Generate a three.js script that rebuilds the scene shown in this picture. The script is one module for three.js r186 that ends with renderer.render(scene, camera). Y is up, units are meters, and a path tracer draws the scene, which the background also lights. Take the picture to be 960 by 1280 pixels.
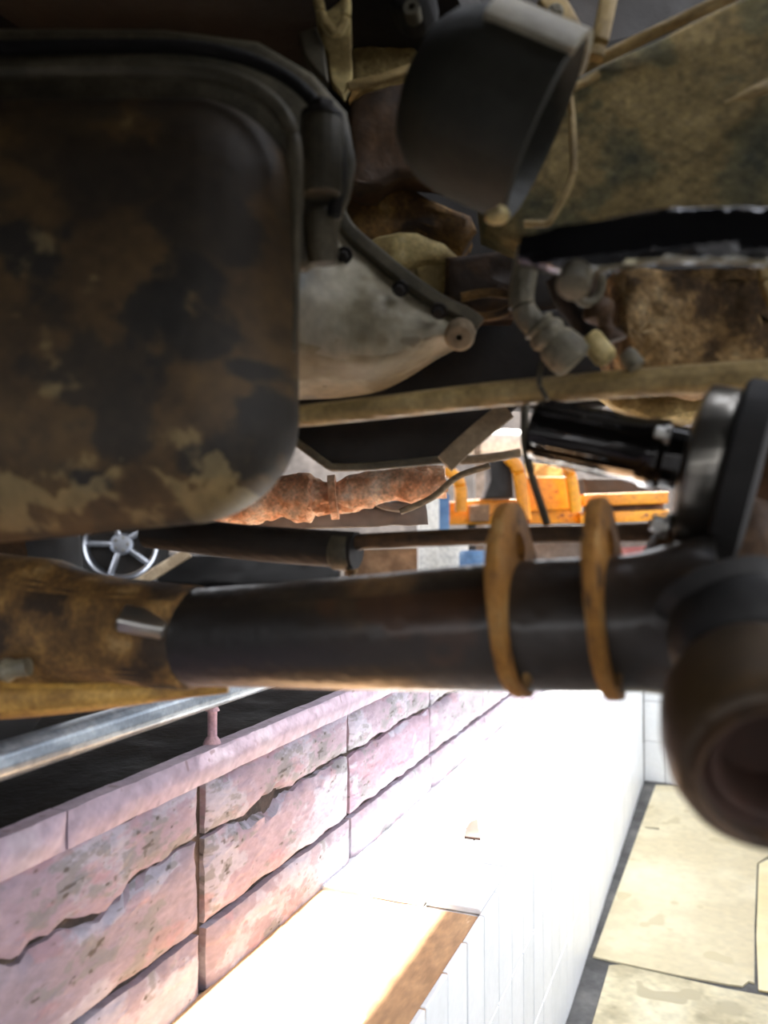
import * as THREE from 'three';
import { ImprovedNoise } from 'three/addons/math/ImprovedNoise.js';
import { mergeGeometries, mergeVertices, toCreasedNormals } from 'three/addons/utils/BufferGeometryUtils.js';
import { RoundedBoxGeometry } from 'three/addons/geometries/RoundedBoxGeometry.js';
import { TessellateModifier } from 'three/addons/modifiers/TessellateModifier.js';

// ---------------------------------------------------------------- camera, sky, sun, exposure
const F = 1050, UVP = 905, VH = 665;                       // focal length in pixels, vanishing point of the pit, horizon
const YAW = Math.atan((UVP - 480) / F), PITCH = Math.atan((VH - 640) / F);
const CY = Math.cos(YAW), SY = Math.sin(YAW);
const CAMY = 1.5;
const scene = new THREE.Scene();
const camera = new THREE.PerspectiveCamera(2 * Math.atan(640 / F) * 180 / Math.PI, 960 / 1280, 0.02, 100);
camera.position.set(0, CAMY, 0);
camera.rotation.order = 'YXZ';
camera.rotation.set(PITCH, YAW, 0);
camera.focus = 1.7;
camera.userData.fStop = 2.8;
scene.add(camera);

function skyTexture() {                                    // hazy bright sky, the same all the way round
  const w = 64, h = 128, d = new Float32Array(w * h * 4);
  for (let j = 0; j < h; j++) for (let i = 0; i < w; i++) {
    const el = ((j + 0.5) / h - 0.5) * Math.PI, k = Math.max(0, Math.sin(el)), o = (j * w + i) * 4;
    const L = el < 0 ? 0.25 : 0.75 + 0.35 * k;
    d[o] = L * (1.0 - 0.04 * k); d[o + 1] = L * 1.0; d[o + 2] = L * (1.03 + 0.1 * k); d[o + 3] = 1;
  }
  const t = new THREE.DataTexture(d, w, h, THREE.RGBAFormat, THREE.FloatType);
  t.mapping = THREE.EquirectangularReflectionMapping; t.magFilter = THREE.LinearFilter; t.minFilter = THREE.LinearFilter; t.needsUpdate = true;
  return t;
}
scene.background = scene.environment = skyTexture();
const SKY = 1.0;
scene.backgroundIntensity = SKY; scene.environmentIntensity = SKY;

const sun = new THREE.DirectionalLight(0xfffaf2, 9.0);    // from ahead, 60 degrees up, through the open strip of the added roof
sun.position.set(0, 8, -6.6); sun.target.position.set(0, 0, -2);
sun.castShadow = true; sun.shadow.radius = 1.4; sun.shadow.mapSize.set(2048, 2048);
Object.assign(sun.shadow.camera, { left: -8, right: 8, top: 8, bottom: -8, near: 0.1, far: 30 });
scene.add(sun, sun.target);

const renderer = new THREE.WebGLRenderer({ antialias: true });
renderer.toneMapping = THREE.LinearToneMapping;
renderer.toneMappingExposure = 5.0;
renderer.shadowMap.enabled = true;
renderer.shadowMap.type = THREE.PCFSoftShadowMap;

// ---------------------------------------------------------------- helpers: noise, textures, materials
let seed = 12345;
const rnd = () => { seed = (seed * 1664525 + 1013904223) >>> 0; return seed / 4294967296; };
const IN = new ImprovedNoise();
const n3 = (x, y, z) => IN.noise(x + 31.7, y + 17.3, z + 5.1);
const clamp = (x, a = 0, b = 1) => Math.min(b, Math.max(a, x));
const sstep = (a, b, x) => { const t = clamp((x - a) / (b - a)); return t * t * (3 - 2 * t); };
const mix = (a, b, t) => a + (b - a) * t;
const mix3 = (a, b, t) => [mix(a[0], b[0], t), mix(a[1], b[1], t), mix(a[2], b[2], t)];
function hash(x, y, s) { let h = (x * 374761393 + y * 668265263 + s * 1274126177) | 0; h = Math.imul(h ^ (h >>> 13), 1274126177); return ((h ^ (h >>> 16)) >>> 0) / 4294967296; }
function vn(x, y, p, s) {                                  // periodic value noise
  const xi = Math.floor(x), yi = Math.floor(y), fx = x - xi, fy = y - yi, u = fx * fx * (3 - 2 * fx), v = fy * fy * (3 - 2 * fy);
  const m = (a) => ((a % p) + p) % p;
  const a = hash(m(xi), m(yi), s), b = hash(m(xi + 1), m(yi), s), c = hash(m(xi), m(yi + 1), s), d = hash(m(xi + 1), m(yi + 1), s);
  return mix(mix(a, b, u), mix(c, d, u), v);
}
function fbm(x, y, f, oct, s) {                            // x, y in 0..1, tiles
  let a = 0, w = 0, k = 1;
  for (let i = 0; i < oct; i++) { a += k * vn(x * f, y * f, f, s + i * 7); w += k; k *= 0.55; f *= 2; }
  return a / w;
}
function tex(size, fn, srgb, tile = [1, 1]) {
  const [w, h] = Array.isArray(size) ? size : [size, size], d = new Uint8Array(w * h * 4);
  for (let j = 0; j < h; j++) for (let i = 0; i < w; i++) {
    const c = fn((i + 0.5) / w, (j + 0.5) / h), o = (j * w + i) * 4;
    if (typeof c === 'number') d[o] = d[o + 1] = d[o + 2] = clamp(c) * 255;
    else { d[o] = clamp(c[0], 0, 255); d[o + 1] = clamp(c[1], 0, 255); d[o + 2] = clamp(c[2], 0, 255); }
    d[o + 3] = 255;
  }
  const t = new THREE.DataTexture(d, w, h, THREE.RGBAFormat);
  t.wrapS = t.wrapT = THREE.RepeatWrapping; t.magFilter = THREE.LinearFilter; t.minFilter = THREE.LinearMipmapLinearFilter; t.generateMipmaps = true;
  if (srgb) t.colorSpace = THREE.SRGBColorSpace;
  t.repeat.set(1 / tile[0], 1 / tile[1]); t.needsUpdate = true;
  return t;
}
function ramp(stops, t) {
  for (let i = 1; i < stops.length; i++) if (t <= stops[i][0]) { const a = stops[i - 1], b = stops[i]; return mix3(a[1], b[1], sstep(a[0], b[0], t)); }
  return stops[stops.length - 1][1];
}
let ts = 1;
const FINE = tex(256, (x, y) => fbm(x, y, 24, 4, 23), false, [0.25, 0.25]), COARSE = tex(256, (x, y) => fbm(x, y, 16, 4, 24), false, [0.25, 0.25]);
const PATCHY = tex(128, (x, y) => [0, clamp(0.9 + 0.5 * (fbm(x, y, 6, 4, 31) - 0.5)) * 255, 255], false, [0.4, 0.4]);
// a surface of patches: colour stops over noise, with grain; uv in metres
function mat({ stops, f = 5, oct = 5, size = 256, tile = 0.3, rough = 0.8, metal = 0, bump = 0, bf = 24, grain = 0.12, specks, coat = 0 }) {
  const s = (ts += 53);
  const m = new THREE.MeshPhysicalMaterial({ roughness: rough, metalness: metal, clearcoat: coat, clearcoatRoughness: 0.25 });
  m.map = tex(size, (x, y) => {
    const k = clamp((fbm(x, y, f, oct, s) - 0.5) * 1.7 + 0.5), g = 1 + grain * (fbm(x, y, 48, 2, s + 3) - 0.5) * 2;
    let c = ramp(stops, k).map((q) => q * g);
    if (specks) { const q = fbm(x, y, specks.f, 2, s + 11); if (q > specks.at) c = mix3(c, specks.c, sstep(specks.at, specks.at + 0.06, q)); }
    return c;
  }, true, [tile, tile]);
  if (bump) { m.bumpMap = bf < 20 ? COARSE : FINE; m.bumpScale = bump; }
  m.roughnessMap = PATCHY;
  return m;
}

// ---------------------------------------------------------------- helpers: space and shapes
// K: the point seen at pixel (u, v) at distance d straight ahead, in a level frame turned with the view (x right, y up, -z ahead) whose origin is the eye
const cp = Math.cos(PITCH), sp = Math.sin(PITCH);
function K(u, v, d) { const x = (u - 480) / F * d, y = -(v - 640) / F * d; return new THREE.Vector3(x, y * cp + d * sp, y * sp - d * cp); }
const KS = (u, v, s) => K(u, v, s / (CY + SY * (u - 480) / F));     // the same on the cross-plane s metres up the pit
const dS = (u, s) => s / (CY + SY * (u - 480) / F);
const toWorld = (p) => p.clone().applyAxisAngle(new THREE.Vector3(0, 1, 0), YAW).add(camera.position);
const V = (x, y, z) => new THREE.Vector3(x, y, z);

const used = {};
function numbered(n) { const k = used[n] = (used[n] ?? -1) + 1; return k ? n + '_' + String(k).padStart(3, '0') : n; }
function thing(name, label, category, anchor, group) {
  const o = new THREE.Group(); o.name = numbered(name); o.position.copy(toWorld(anchor)); o.rotation.y = YAW;
  o.userData = { label, category }; if (group) o.userData.group = group;
  o.anchor = anchor; scene.add(o); return o;
}
function wthing(name, label, category, pos, group) {        // square to the pit
  const o = new THREE.Group(); o.name = numbered(name); o.position.copy(pos);
  o.userData = { label, category }; if (group) o.userData.group = group;
  o.anchor = pos.clone(); scene.add(o); return o;
}
function part(parent, name, geo, material, anchor, label) {
  const a = anchor ?? parent.anchor;
  const m = new THREE.Mesh(geo, material); m.name = numbered(name); m.castShadow = m.receiveShadow = true;
  if (a) geo.translate(-a.x, -a.y, -a.z);
  m.anchor = a; if (label) m.userData.label = label;
  parent.add(m); return m;
}
function struct(name, geo, material, parent) {
  const m = new THREE.Mesh(geo, material); m.name = numbered(name); m.castShadow = m.receiveShadow = true;
  if (!parent) m.userData.kind = 'structure';
  (parent ?? scene).add(m); return m;
}
function boxUV(g) {                                         // uv in metres from the face's main direction
  g = g.index ? g.toNonIndexed() : g;
  const p = g.attributes.position, uv = new Float32Array(p.count * 2), a = V(), b = V(), c = V(), n = V();
  for (let i = 0; i < p.count; i += 3) {
    a.fromBufferAttribute(p, i); b.fromBufferAttribute(p, i + 1); c.fromBufferAttribute(p, i + 2);
    n.crossVectors(b.clone().sub(a), c.clone().sub(a));
    const x = Math.abs(n.x), y = Math.abs(n.y), z = Math.abs(n.z);
    [a, b, c].forEach((q, k) => {
      const o = (i + k) * 2;
      if (z >= x && z >= y) { uv[o] = q.x; uv[o + 1] = q.y; } else if (x >= y) { uv[o] = q.z + 0.37; uv[o + 1] = q.y; } else { uv[o] = q.x; uv[o + 1] = q.z + 0.21; }
    });
  }
  g.setAttribute('uv', new THREE.BufferAttribute(uv, 2));
  for (const k of Object.keys(g.attributes)) if (!['position', 'normal', 'uv'].includes(k)) g.deleteAttribute(k);
  return g;
}
const done = (g, crease = 0.6) => { g.deleteAttribute('uv'); return boxUV(toCreasedNormals(g, crease)); };
function warp(g, amp, freq, off = 0) {                      // push points by a noise field (same for coincident points)
  const p = g.attributes.position;
  for (let i = 0; i < p.count; i++) {
    const x = p.getX(i) * freq + off, y = p.getY(i) * freq, z = p.getZ(i) * freq;
    p.setXYZ(i, p.getX(i) + amp * n3(x, y, z), p.getY(i) + amp * n3(x + 40, y, z + 9), p.getZ(i) + amp * n3(x, y + 60, z + 21));
  }
  return g;
}
function sweep(pts, radius, { seg = 40, rad = 20, flat = 1, tension = 0.5, crease = 0.8, rot = 0, square = 0 } = {}) {
  const curve = new THREE.CatmullRomCurve3(pts, false, 'catmullrom', tension), fr = curve.computeFrenetFrames(seg), pos = [], idx = [];
  // steadier frames: start with the one nearest to 'up'
  const up = V(0, 1, 0), c = V();
  for (let i = 0; i <= seg; i++) {
    const t = i / seg, T = fr.tangents[i], B = V().crossVectors(T, up).normalize(), Nn = V().crossVectors(B, T).normalize();
    if (Math.abs(T.y) > 0.97) { B.set(1, 0, 0); Nn.crossVectors(B, T).normalize(); B.crossVectors(T, Nn); }
    const r = typeof radius === 'function' ? radius(t) : radius;
    curve.getPointAt(t, c);
    for (let j = 0; j < rad; j++) {
      const a = j / rad * Math.PI * 2 + rot; let x = Math.cos(a), y = Math.sin(a);
      if (square) { const q = Math.pow(Math.pow(Math.abs(x), square) + Math.pow(Math.abs(y), square), -1 / square); x *= q; y *= q; }
      pos.push(c.x + B.x * x * r * flat + Nn.x * y * r, c.y + B.y * x * r * flat + Nn.y * y * r, c.z + B.z * x * r * flat + Nn.z * y * r);
    }
  }
  for (let i = 0; i < seg; i++) for (let j = 0; j < rad; j++) {
    const a = i * rad + j, b = i * rad + (j + 1) % rad, c2 = a + rad, d = b + rad;
    idx.push(a, b, c2, b, d, c2);
  }
  for (const [i, flip] of [[0, 1], [seg, 0]]) {
    curve.getPointAt(i / seg, c); const k = pos.length / 3; pos.push(c.x, c.y, c.z);
    for (let j = 0; j < rad; j++) { const a = i * rad + j, b = i * rad + (j + 1) % rad; flip ? idx.push(k, b, a) : idx.push(k, a, b); }
  }
  const g = new THREE.BufferGeometry(); g.setAttribute('position', new THREE.Float32BufferAttribute(pos, 3)); g.setIndex(idx);
  return done(g, crease);
}
function lathe(profile, p0, dir, seg = 40, crease = 0.5) {  // profile [radius, distance along dir from p0]
  const g = new THREE.LatheGeometry(profile.map(([r, t]) => new THREE.Vector2(Math.max(r, 1e-5), t)), seg);
  g.applyQuaternion(new THREE.Quaternion().setFromUnitVectors(V(0, 1, 0), dir.clone().normalize())); g.translate(p0.x, p0.y, p0.z);
  return done(g, crease);
}
function smoothPts(pts, n) { return new THREE.CatmullRomCurve3(pts.map(([x, y]) => V(x, y, 0)), true, 'catmullrom', 0.5).getSpacedPoints(n).slice(0, n).map((p) => [p.x, p.y]); }
// a plate with the outline seen in the photograph (pixels), standing d ahead, thick metres deep, bevelled
function plate(px, d, thick, { bev = 0.004, smooth = 0, holes = [], tess = 0, amp = 0, freq = 20, slant = null, crease = 0.6, seg = 3 } = {}) {
  const pts = smooth ? smoothPts(px, smooth) : px;
  const sh = new THREE.Shape(pts.map(([u, v]) => { const k = K(u, v, d); return new THREE.Vector2(k.x, k.y); }));
  for (const [u, v, r] of holes) { const k = K(u, v, d), h = new THREE.Path(); h.absarc(k.x, k.y, r, 0, Math.PI * 2, true); sh.holes.push(h); }
  let g = new THREE.ExtrudeGeometry(sh, { depth: Math.max(1e-4, thick - 2 * bev), bevelEnabled: bev > 0, bevelThickness: bev, bevelSize: bev, bevelOffset: -bev, bevelSegments: seg, curveSegments: 16 });
  g.deleteAttribute('uv'); g.translate(0, 0, -(d + thick - bev));
  if (tess) { g.deleteAttribute('normal'); g = new TessellateModifier(tess, 6).modify(g); }
  if (slant) { const [u0, k] = slant, x0 = (u0 - 480) / F * d, p = g.attributes.position; for (let i = 0; i < p.count; i++) { const x = p.getX(i), z = p.getZ(i), q = 1 + k * (x - x0) / d; p.setXYZ(i, x * q, p.getY(i) * q, z * q); } }
  if (amp) warp(g, amp, freq);
  return done(g, amp ? 1.1 : crease);
}
function blob(c, rx, ry, rz, amp, freq, detail = 20, rotZ = 0) {
  const g = mergeVertices(new THREE.IcosahedronGeometry(1, detail).deleteAttribute('normal').deleteAttribute('uv')), p = g.attributes.position;
  g.scale(rx, ry, rz); if (rotZ) g.rotateZ(rotZ); g.translate(c.x, c.y, c.z);
  if (amp) warp(g, amp, freq);
  return done(g, 1.2);
}
function rbox(c, w, h, d, r = 0.006, rot = [0, 0, 0], seg = 3) {
  const g = new RoundedBoxGeometry(w, h, d, seg, Math.min(r, w / 2.01, h / 2.01, d / 2.01));
  g.rotateX(rot[0]); g.rotateY(rot[1]); g.rotateZ(rot[2]); g.translate(c.x, c.y, c.z);
  return done(g, 0.5);
}
const box = (x0, x1, y0, y1, z0, z1) => { const g = new THREE.BoxGeometry(x1 - x0, y1 - y0, z1 - z0); g.translate((x0 + x1) / 2, (y0 + y1) / 2, (z0 + z1) / 2); return boxUV(g); };
const bolt = (p, dir, r, h) => mergeGeometries([lathe([[0, 0], [r * 1.5, 0], [r * 1.5, h * 0.3], [r, h * 0.32]], p, dir, 20), lathe([[r, h * 0.25], [r, h * 0.9], [r * 0.85, h], [0, h]], p, dir, 6, 0.3)]);

// ---------------------------------------------------------------- materials
const C = (s) => s;
const M = {
  axle: mat({ stops: [[0.2, [34, 29, 24]], [0.5, [52, 42, 31]], [0.75, [86, 64, 38]], [1, [112, 82, 48]]], f: 4, tile: 0.35, rough: 0.62, bump: 0.0012, grain: 0.2 }),
  axleBlack: mat({ stops: [[0.3, [24, 22, 21]], [0.7, [44, 36, 30]], [1, [92, 58, 30]]], f: 3, tile: 0.4, rough: 0.5, bump: 0.0006, grain: 0.15 }),
  rustOchre: mat({ stops: [[0.15, [50, 36, 20]], [0.5, [94, 68, 34]], [0.8, [126, 94, 48]], [1, [160, 128, 80]]], f: 5, tile: 0.2, rough: 0.85, bump: 0.001, grain: 0.2 }),
  yellowOchre: mat({ stops: [[0.2, [140, 104, 46]], [0.6, [184, 144, 70]], [1, [206, 170, 98]]], f: 4, tile: 0.2, rough: 0.7 }),
  tabDust: mat({ stops: [[0.1, [84, 58, 30]], [0.45, [158, 108, 44]], [1, [176, 136, 80]]], f: 4, tile: 0.15, rough: 0.85, bump: 0.0006 }),
  brownDark: mat({ stops: [[0.2, [48, 34, 20]], [0.6, [76, 54, 32]], [1, [106, 78, 48]]], f: 4, tile: 0.25, rough: 0.7, bump: 0.0009 }),
  brownCup: mat({ stops: [[0.2, [62, 47, 28]], [0.6, [78, 60, 36]], [1, [100, 78, 50]]], f: 3, tile: 0.3, rough: 0.6, bump: 0.0005, grain: 0.08 }),
  redDark: mat({ stops: [[0.2, [48, 28, 17]], [1, [70, 40, 24]]], f: 3, tile: 0.2, rough: 0.8 }),
  grey: mat({ stops: [[0.1, [140, 130, 104]], [0.4, [178, 170, 146]], [0.65, [198, 192, 172]], [0.85, [176, 178, 172]], [1, [206, 196, 168]]], f: 4, tile: 0.4, rough: 0.7, bump: 0.001, grain: 0.08, specks: { f: 16, at: 0.76, c: [140, 130, 108] } }),
  greyDark: mat({ stops: [[0.2, [70, 65, 50]], [1, [106, 98, 78]]], f: 4, tile: 0.2, rough: 0.65, bump: 0.0006 }),
  canister: mat({ stops: [[0.2, [46, 46, 37]], [0.6, [52, 52, 43]], [1, [59, 58, 47]]], f: 4, tile: 0.3, rough: 0.75, bump: 0.0003, grain: 0.08 }),
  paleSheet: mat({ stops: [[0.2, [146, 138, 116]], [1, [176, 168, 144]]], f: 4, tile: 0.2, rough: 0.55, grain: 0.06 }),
  rail: mat({ stops: [[0.1, [70, 72, 54]], [0.4, [104, 98, 66]], [0.65, [136, 118, 74]], [1, [160, 140, 92]]], f: 5, tile: 0.35, rough: 0.75, bump: 0.0012, grain: 0.22, size: 512 }),
  gloss: new THREE.MeshPhysicalMaterial({ color: 0x141517, roughness: 0.16, metalness: 0.1, clearcoat: 1, clearcoatRoughness: 0.1 }),
  hose: mat({ stops: [[0.2, [104, 98, 80]], [1, [146, 138, 114]]], f: 5, tile: 0.15, rough: 0.6, bump: 0.0005 }),
  bark: mat({ stops: [[0.15, [84, 64, 38]], [0.5, [138, 110, 70]], [0.8, [168, 138, 94]], [1, [184, 158, 114]]], f: 9, tile: 0.25, rough: 0.95, bump: 0.006, bf: 16, grain: 0.25, size: 512 }),
  paleRod: mat({ stops: [[0.2, [136, 114, 70]], [0.6, [166, 142, 92]], [1, [186, 164, 114]]], f: 5, tile: 0.25, rough: 0.6, grain: 0.12 }),
  yellowDust: mat({ stops: [[0.2, [150, 130, 82]], [0.6, [204, 184, 126]], [1, [226, 210, 158]]], f: 6, tile: 0.2, rough: 0.9, bump: 0.0015 }),
  beige: mat({ stops: [[0.2, [140, 122, 96]], [1, [176, 158, 130]]], f: 5, tile: 0.25, rough: 0.8, bump: 0.0006 }),
  black: mat({ stops: [[0.2, [24, 20, 16]], [1, [38, 31, 24]]], f: 4, tile: 0.4, rough: 0.75, bump: 0.0005 }),
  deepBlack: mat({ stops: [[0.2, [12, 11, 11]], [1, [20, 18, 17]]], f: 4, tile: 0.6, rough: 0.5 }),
  rubber: mat({ stops: [[0.2, [22, 21, 20]], [1, [34, 32, 30]]], f: 5, tile: 0.3, rough: 0.85 }),
  exhaust: mat({ stops: [[0.15, [206, 144, 104]], [0.5, [236, 186, 148]], [0.8, [242, 208, 178]], [1, [244, 224, 204]]], f: 7, tile: 0.2, rough: 0.95, bump: 0.0012, grain: 0.2, size: 256 }),
  steel: new THREE.MeshPhysicalMaterial({ color: 0x8a867e, roughness: 0.3, metalness: 0.95 }),
  steelDark: new THREE.MeshPhysicalMaterial({ color: 0x1f1d1b, roughness: 0.2, metalness: 0.7, clearcoat: 0.6 }),
  steelBright: new THREE.MeshPhysicalMaterial({ color: 0xa8a6a0, roughness: 0.3, metalness: 0.9 }),
  pipeSteel: mat({ stops: [[0.2, [108, 118, 128]], [0.7, [140, 150, 158]], [1, [170, 174, 176]]], f: 5, tile: 0.2, rough: 0.42, metal: 0.55, grain: 0.08 }),
  pinkPaint: mat({ stops: [[0.2, [176, 140, 148]], [1, [206, 170, 174]]], f: 5, tile: 0.2, rough: 0.75 }),
  orange: mat({ stops: [[0.2, [206, 128, 8]], [1, [232, 158, 14]]], f: 4, tile: 0.6, rough: 0.5, specks: { f: 14, at: 0.76, c: [140, 76, 30] } }),
  whiteP: mat({ stops: [[0.2, [214, 210, 200]], [1, [240, 238, 232]]], f: 4, tile: 0.8, rough: 0.6 }),
  blueP: mat({ stops: [[0.2, [52, 86, 128]], [1, [92, 126, 160]]], f: 4, tile: 0.8, rough: 0.6 }),
  pinkRed: mat({ stops: [[0.2, [150, 88, 84]], [1, [182, 120, 112]]], f: 4, tile: 0.5, rough: 0.8 }),
  greyP: mat({ stops: [[0.2, [120, 112, 104]], [1, [156, 148, 140]]], f: 4, tile: 0.8, rough: 0.8 }),
  wood: mat({ stops: [[0.2, [120, 92, 66]], [1, [160, 128, 96]]], f: 5, tile: 0.5, rough: 0.8 }),
  alloy: new THREE.MeshPhysicalMaterial({ color: 0xb9bec6, roughness: 0.28, metalness: 0.85 }),
  soil: mat({ stops: [[0.2, [15, 10, 6]], [0.6, [22, 15, 9]], [1, [30, 21, 13]]], f: 6, tile: 1.2, rough: 0.95, bump: 0.0015, size: 512 }),
  addedRoof: mat({ stops: [[0.2, [120, 112, 100]], [1, [150, 142, 130]]], f: 5, tile: 2, rough: 0.8 }),
  farWall: mat({ stops: [[0.2, [104, 96, 88]], [0.7, [130, 120, 110]], [1, [150, 142, 132]]], f: 5, tile: 3, rough: 0.9 }),
  concrete: mat({ stops: [[0.2, [72, 71, 69]], [0.6, [90, 89, 87]], [1, [110, 108, 104]]], f: 6, tile: 0.8, rough: 0.85, bump: 0.001 }),
  mortar: mat({ stops: [[0.2, [36, 28, 24]], [0.6, [62, 50, 44]], [1, [96, 82, 72]]], f: 8, tile: 0.4, rough: 0.95, bump: 0.003 }),
  groutPale: mat({ stops: [[0.12, [90, 86, 82]], [0.28, [196, 192, 188]], [1, [222, 220, 216]]], f: 8, tile: 0.6, rough: 0.95 }),
  grout: mat({ stops: [[0.2, [60, 56, 52]], [1, [104, 98, 92]]], f: 8, tile: 0.4, rough: 0.95 }),
};
M.soil.specularIntensity = 0.15;
const tileMats = [0, 1, 2].map((i) => mat({ stops: [[0.2, [240 - i * 2, 243 - i * 2, 244 - i * 2]], [1, [246 - i, 248 - i, 249 - i]]], f: 4, size: 128, tile: 0.5, rough: 0.3, grain: 0.02 }));
for (const m of tileMats) m.roughnessMap = null;

// painted block: pink paint worn to pale plaster, grey green mould, dark pits
function pinkBlock(mould, white, s, lo, hi) {
  const m = new THREE.MeshPhysicalMaterial({ roughness: 0.85 });
  m.map = tex([512, 256], (x, y) => {
    const a = fbm(x, y, 4, 5, s), b = fbm(x, y, 6, 5, s + 90), g = fbm(x, y, 40, 3, s + 40), h = fbm(x, y, 20, 4, s + 44), p = fbm(x, y, 36, 2, s + 60), k = fbm(x, y, 5, 4, s + 140);
    let c = mix3(lo, hi, b);
    c = mix3(c, [154, 151, 163], sstep(0.56 - white, 0.66 - white, a + 0.25 * (h - 0.5)) * 0.85);
    c = mix3(c, [108, 106, 108], sstep(0.60 - mould, 0.78 - mould, k + 0.55 * (h - 0.5) + 0.4 * (g - 0.5)) * 0.8);
    c = mix3(c, [60, 54, 50], 0.75 * sstep(0.62, 0.74, p * 0.55 + k * 0.35 + 0.3 * mould + 0.2 * (h - 0.5)));
    c = mix3(c, [156, 112, 118], 0.35 * sstep(0.62, 0.7, fbm(x, y, 7, 4, s + 200)));
    return c.map((q) => q * (0.9 + 0.2 * g));
  }, true, [0.6, 0.3]);
  m.bumpMap = tex([256, 128], (x, y) => 0.5 * fbm(x, y, 24, 4, s + 7) + 0.5 * sstep(0.45, 0.6, fbm(x, y, 6, 5, s)), false, [0.6, 0.3]); m.bumpScale = 0.004;
  return m;
}
const pinkMats = [pinkBlock(0.0, 0.02, 500, [130, 106, 120], [144, 123, 136]), pinkBlock(0.10, 0.10, 700, [132, 114, 127], [144, 129, 140]), pinkBlock(-0.02, 0.08, 900, [126, 113, 124], [138, 126, 136])];
const copingMat = mat({ stops: [[0.2, [142, 125, 140]], [0.6, [154, 138, 152]], [1, [162, 150, 161]]], f: 4, tile: 0.6, rough: 0.8, bump: 0.0012, size: 512, specks: { f: 30, at: 0.8, c: [130, 112, 120] } });

// ---------------------------------------------------------------- the setting: pit, ground, far wall
const Z = (s) => -s;                                        // s metres up the pit
const YG = CAMY - 0.376, YL = CAMY - 0.78, XW = -0.83, XE = -0.46, SEND = 5.29, XR = 0.72;
struct('floor', box(XE - 0.1, XR + 0.1, -0.15, 0, Z(SEND + 0.1), Z(-2.6)), M.concrete);
// ground slabs round the pit
struct('ground', mergeGeometries([
  box(-14, XW - 0.03, YG - 0.2, YG - 0.012, Z(14), Z(-8)), box(XR + 0.12, 14, YG - 0.2, YG - 0.004, Z(14), Z(-8)),
  box(XW - 0.03, XR + 0.12, YG - 0.2, YG - 0.004, Z(14), Z(SEND + 0.12)), box(XW - 0.12, XR + 0.12, YG - 0.2, YG - 0.004, Z(-2.7), Z(-8))]), M.soil);
struct('added_wall_side', box(-2.6, -2.5, YG - 0.012, 4.0, Z(2.5), Z(-4)), M.black);  // unseen wall, added to keep the left sky off the ground
struct('added_roof', mergeGeometries([box(-4.5, XW + 0.015, 4.0, 4.08, Z(7.3), Z(-4)), box(XE - 0.095, 1.2, 4.0, 4.08, Z(7.3), Z(1.75)), box(XE - 0.095, 1.2, 4.0, 4.08, Z(1.15), Z(-4)), box(XE - 0.095, 0.1, 4.0, 4.08, Z(1.75), Z(1.15)), box(0.9, 1.2, 4.0, 4.08, Z(1.75), Z(1.15))]), M.addedRoof);  // added unseen roof; strip lets sun onto the ledge, hatch lights the bar
struct('wall_far', box(-12, 12, YG, YG + 2.6, Z(13.2), Z(13)), M.farWall);

// left wall: coping and painted blocks, three courses in stack bond, joints recessed
const wallL = struct('wall_left', box(XW - 0.07, XW - 0.018, 0, YG - 0.05, Z(SEND + 0.1), Z(-2.6)), M.mortar);
function block(y0, y1, s0, s1, m, seedOff, rag, proud = 0, depth = 0.09, bites = [], wob = [0, 0]) {
  const L = s1 - s0, h = y1 - y0, nx = Math.max(6, Math.round(L / 0.016)), ny = Math.max(5, Math.round(h / 0.014));
  const g = new THREE.BoxGeometry(depth, h, L, 2, ny, nx); g.translate(XW - depth / 2 + proud, (y0 + y1) / 2, Z((s0 + s1) / 2));
  const p = g.attributes.position;
  for (let i = 0; i < p.count; i++) {
    let x = p.getX(i), y = p.getY(i), z = p.getZ(i);
    const s = -z, eT = y1 - y, eB = y - y0, eS = Math.min(s - s0, s1 - s), e = Math.min(eT, eB, eS);
    const front = sstep(XW + proud - 0.04, XW + proud, x);
    const nz = n3(s * 14 + seedOff, y * 14, 3) + 0.6 * n3(s * 37, y * 37 + seedOff, 7);
    x -= front * (sstep(0.02, 0, e) * (0.006 + rag * 0.6 * Math.max(0, nz + 0.3)) - 0.0025 * n3(s * 20, y * 20, seedOff));
    const ty = rag * n3(s * 12, seedOff, 1.5) + rag * 0.6 * n3(s * 34, seedOff, 4.5);
    if (eT < 0.03) y -= Math.abs(ty) * sstep(0.03, 0, eT);
    if (eB < 0.03) y += Math.abs(rag * n3(s * 12 + 9, seedOff, 2.5)) * sstep(0.03, 0, eB);
    const wander = (k) => k * (n3(s * 8, 3.3, 1) * 1.2 + 0.7 * n3(s * 21, 8.1, 4) + 0.4 * n3(s * 47, 2.1, 4));
    y += wander(wob[0]) * sstep(h, 0, eT) + wander(wob[1]) * sstep(h, 0, eB);
    for (const [bs, by, br, bd] of bites) { const q = Math.hypot((s - bs) / br, (y - by) / 0.022) + 0.7 * n3(s * 40, y * 40, seedOff); x -= front * bd * sstep(1, 0.3, q); }
    p.setXYZ(i, x, y, z);
  }
  g.deleteAttribute('uv'); g.deleteAttribute('normal');
  return boxUV(toCreasedNormals(mergeVertices(g), 1.0));
}
const joints = [-1.83, -1.22, -0.61, 0.0, 0.6, 1.23, 1.84, 2.44, 3.05, 3.66, 4.27, 4.88, SEND + 0.08];
const courses = [[0.430, 0.527, 0.010], [0.533, 0.676, 0.010], [0.683, 0.80, 0.005]];
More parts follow.
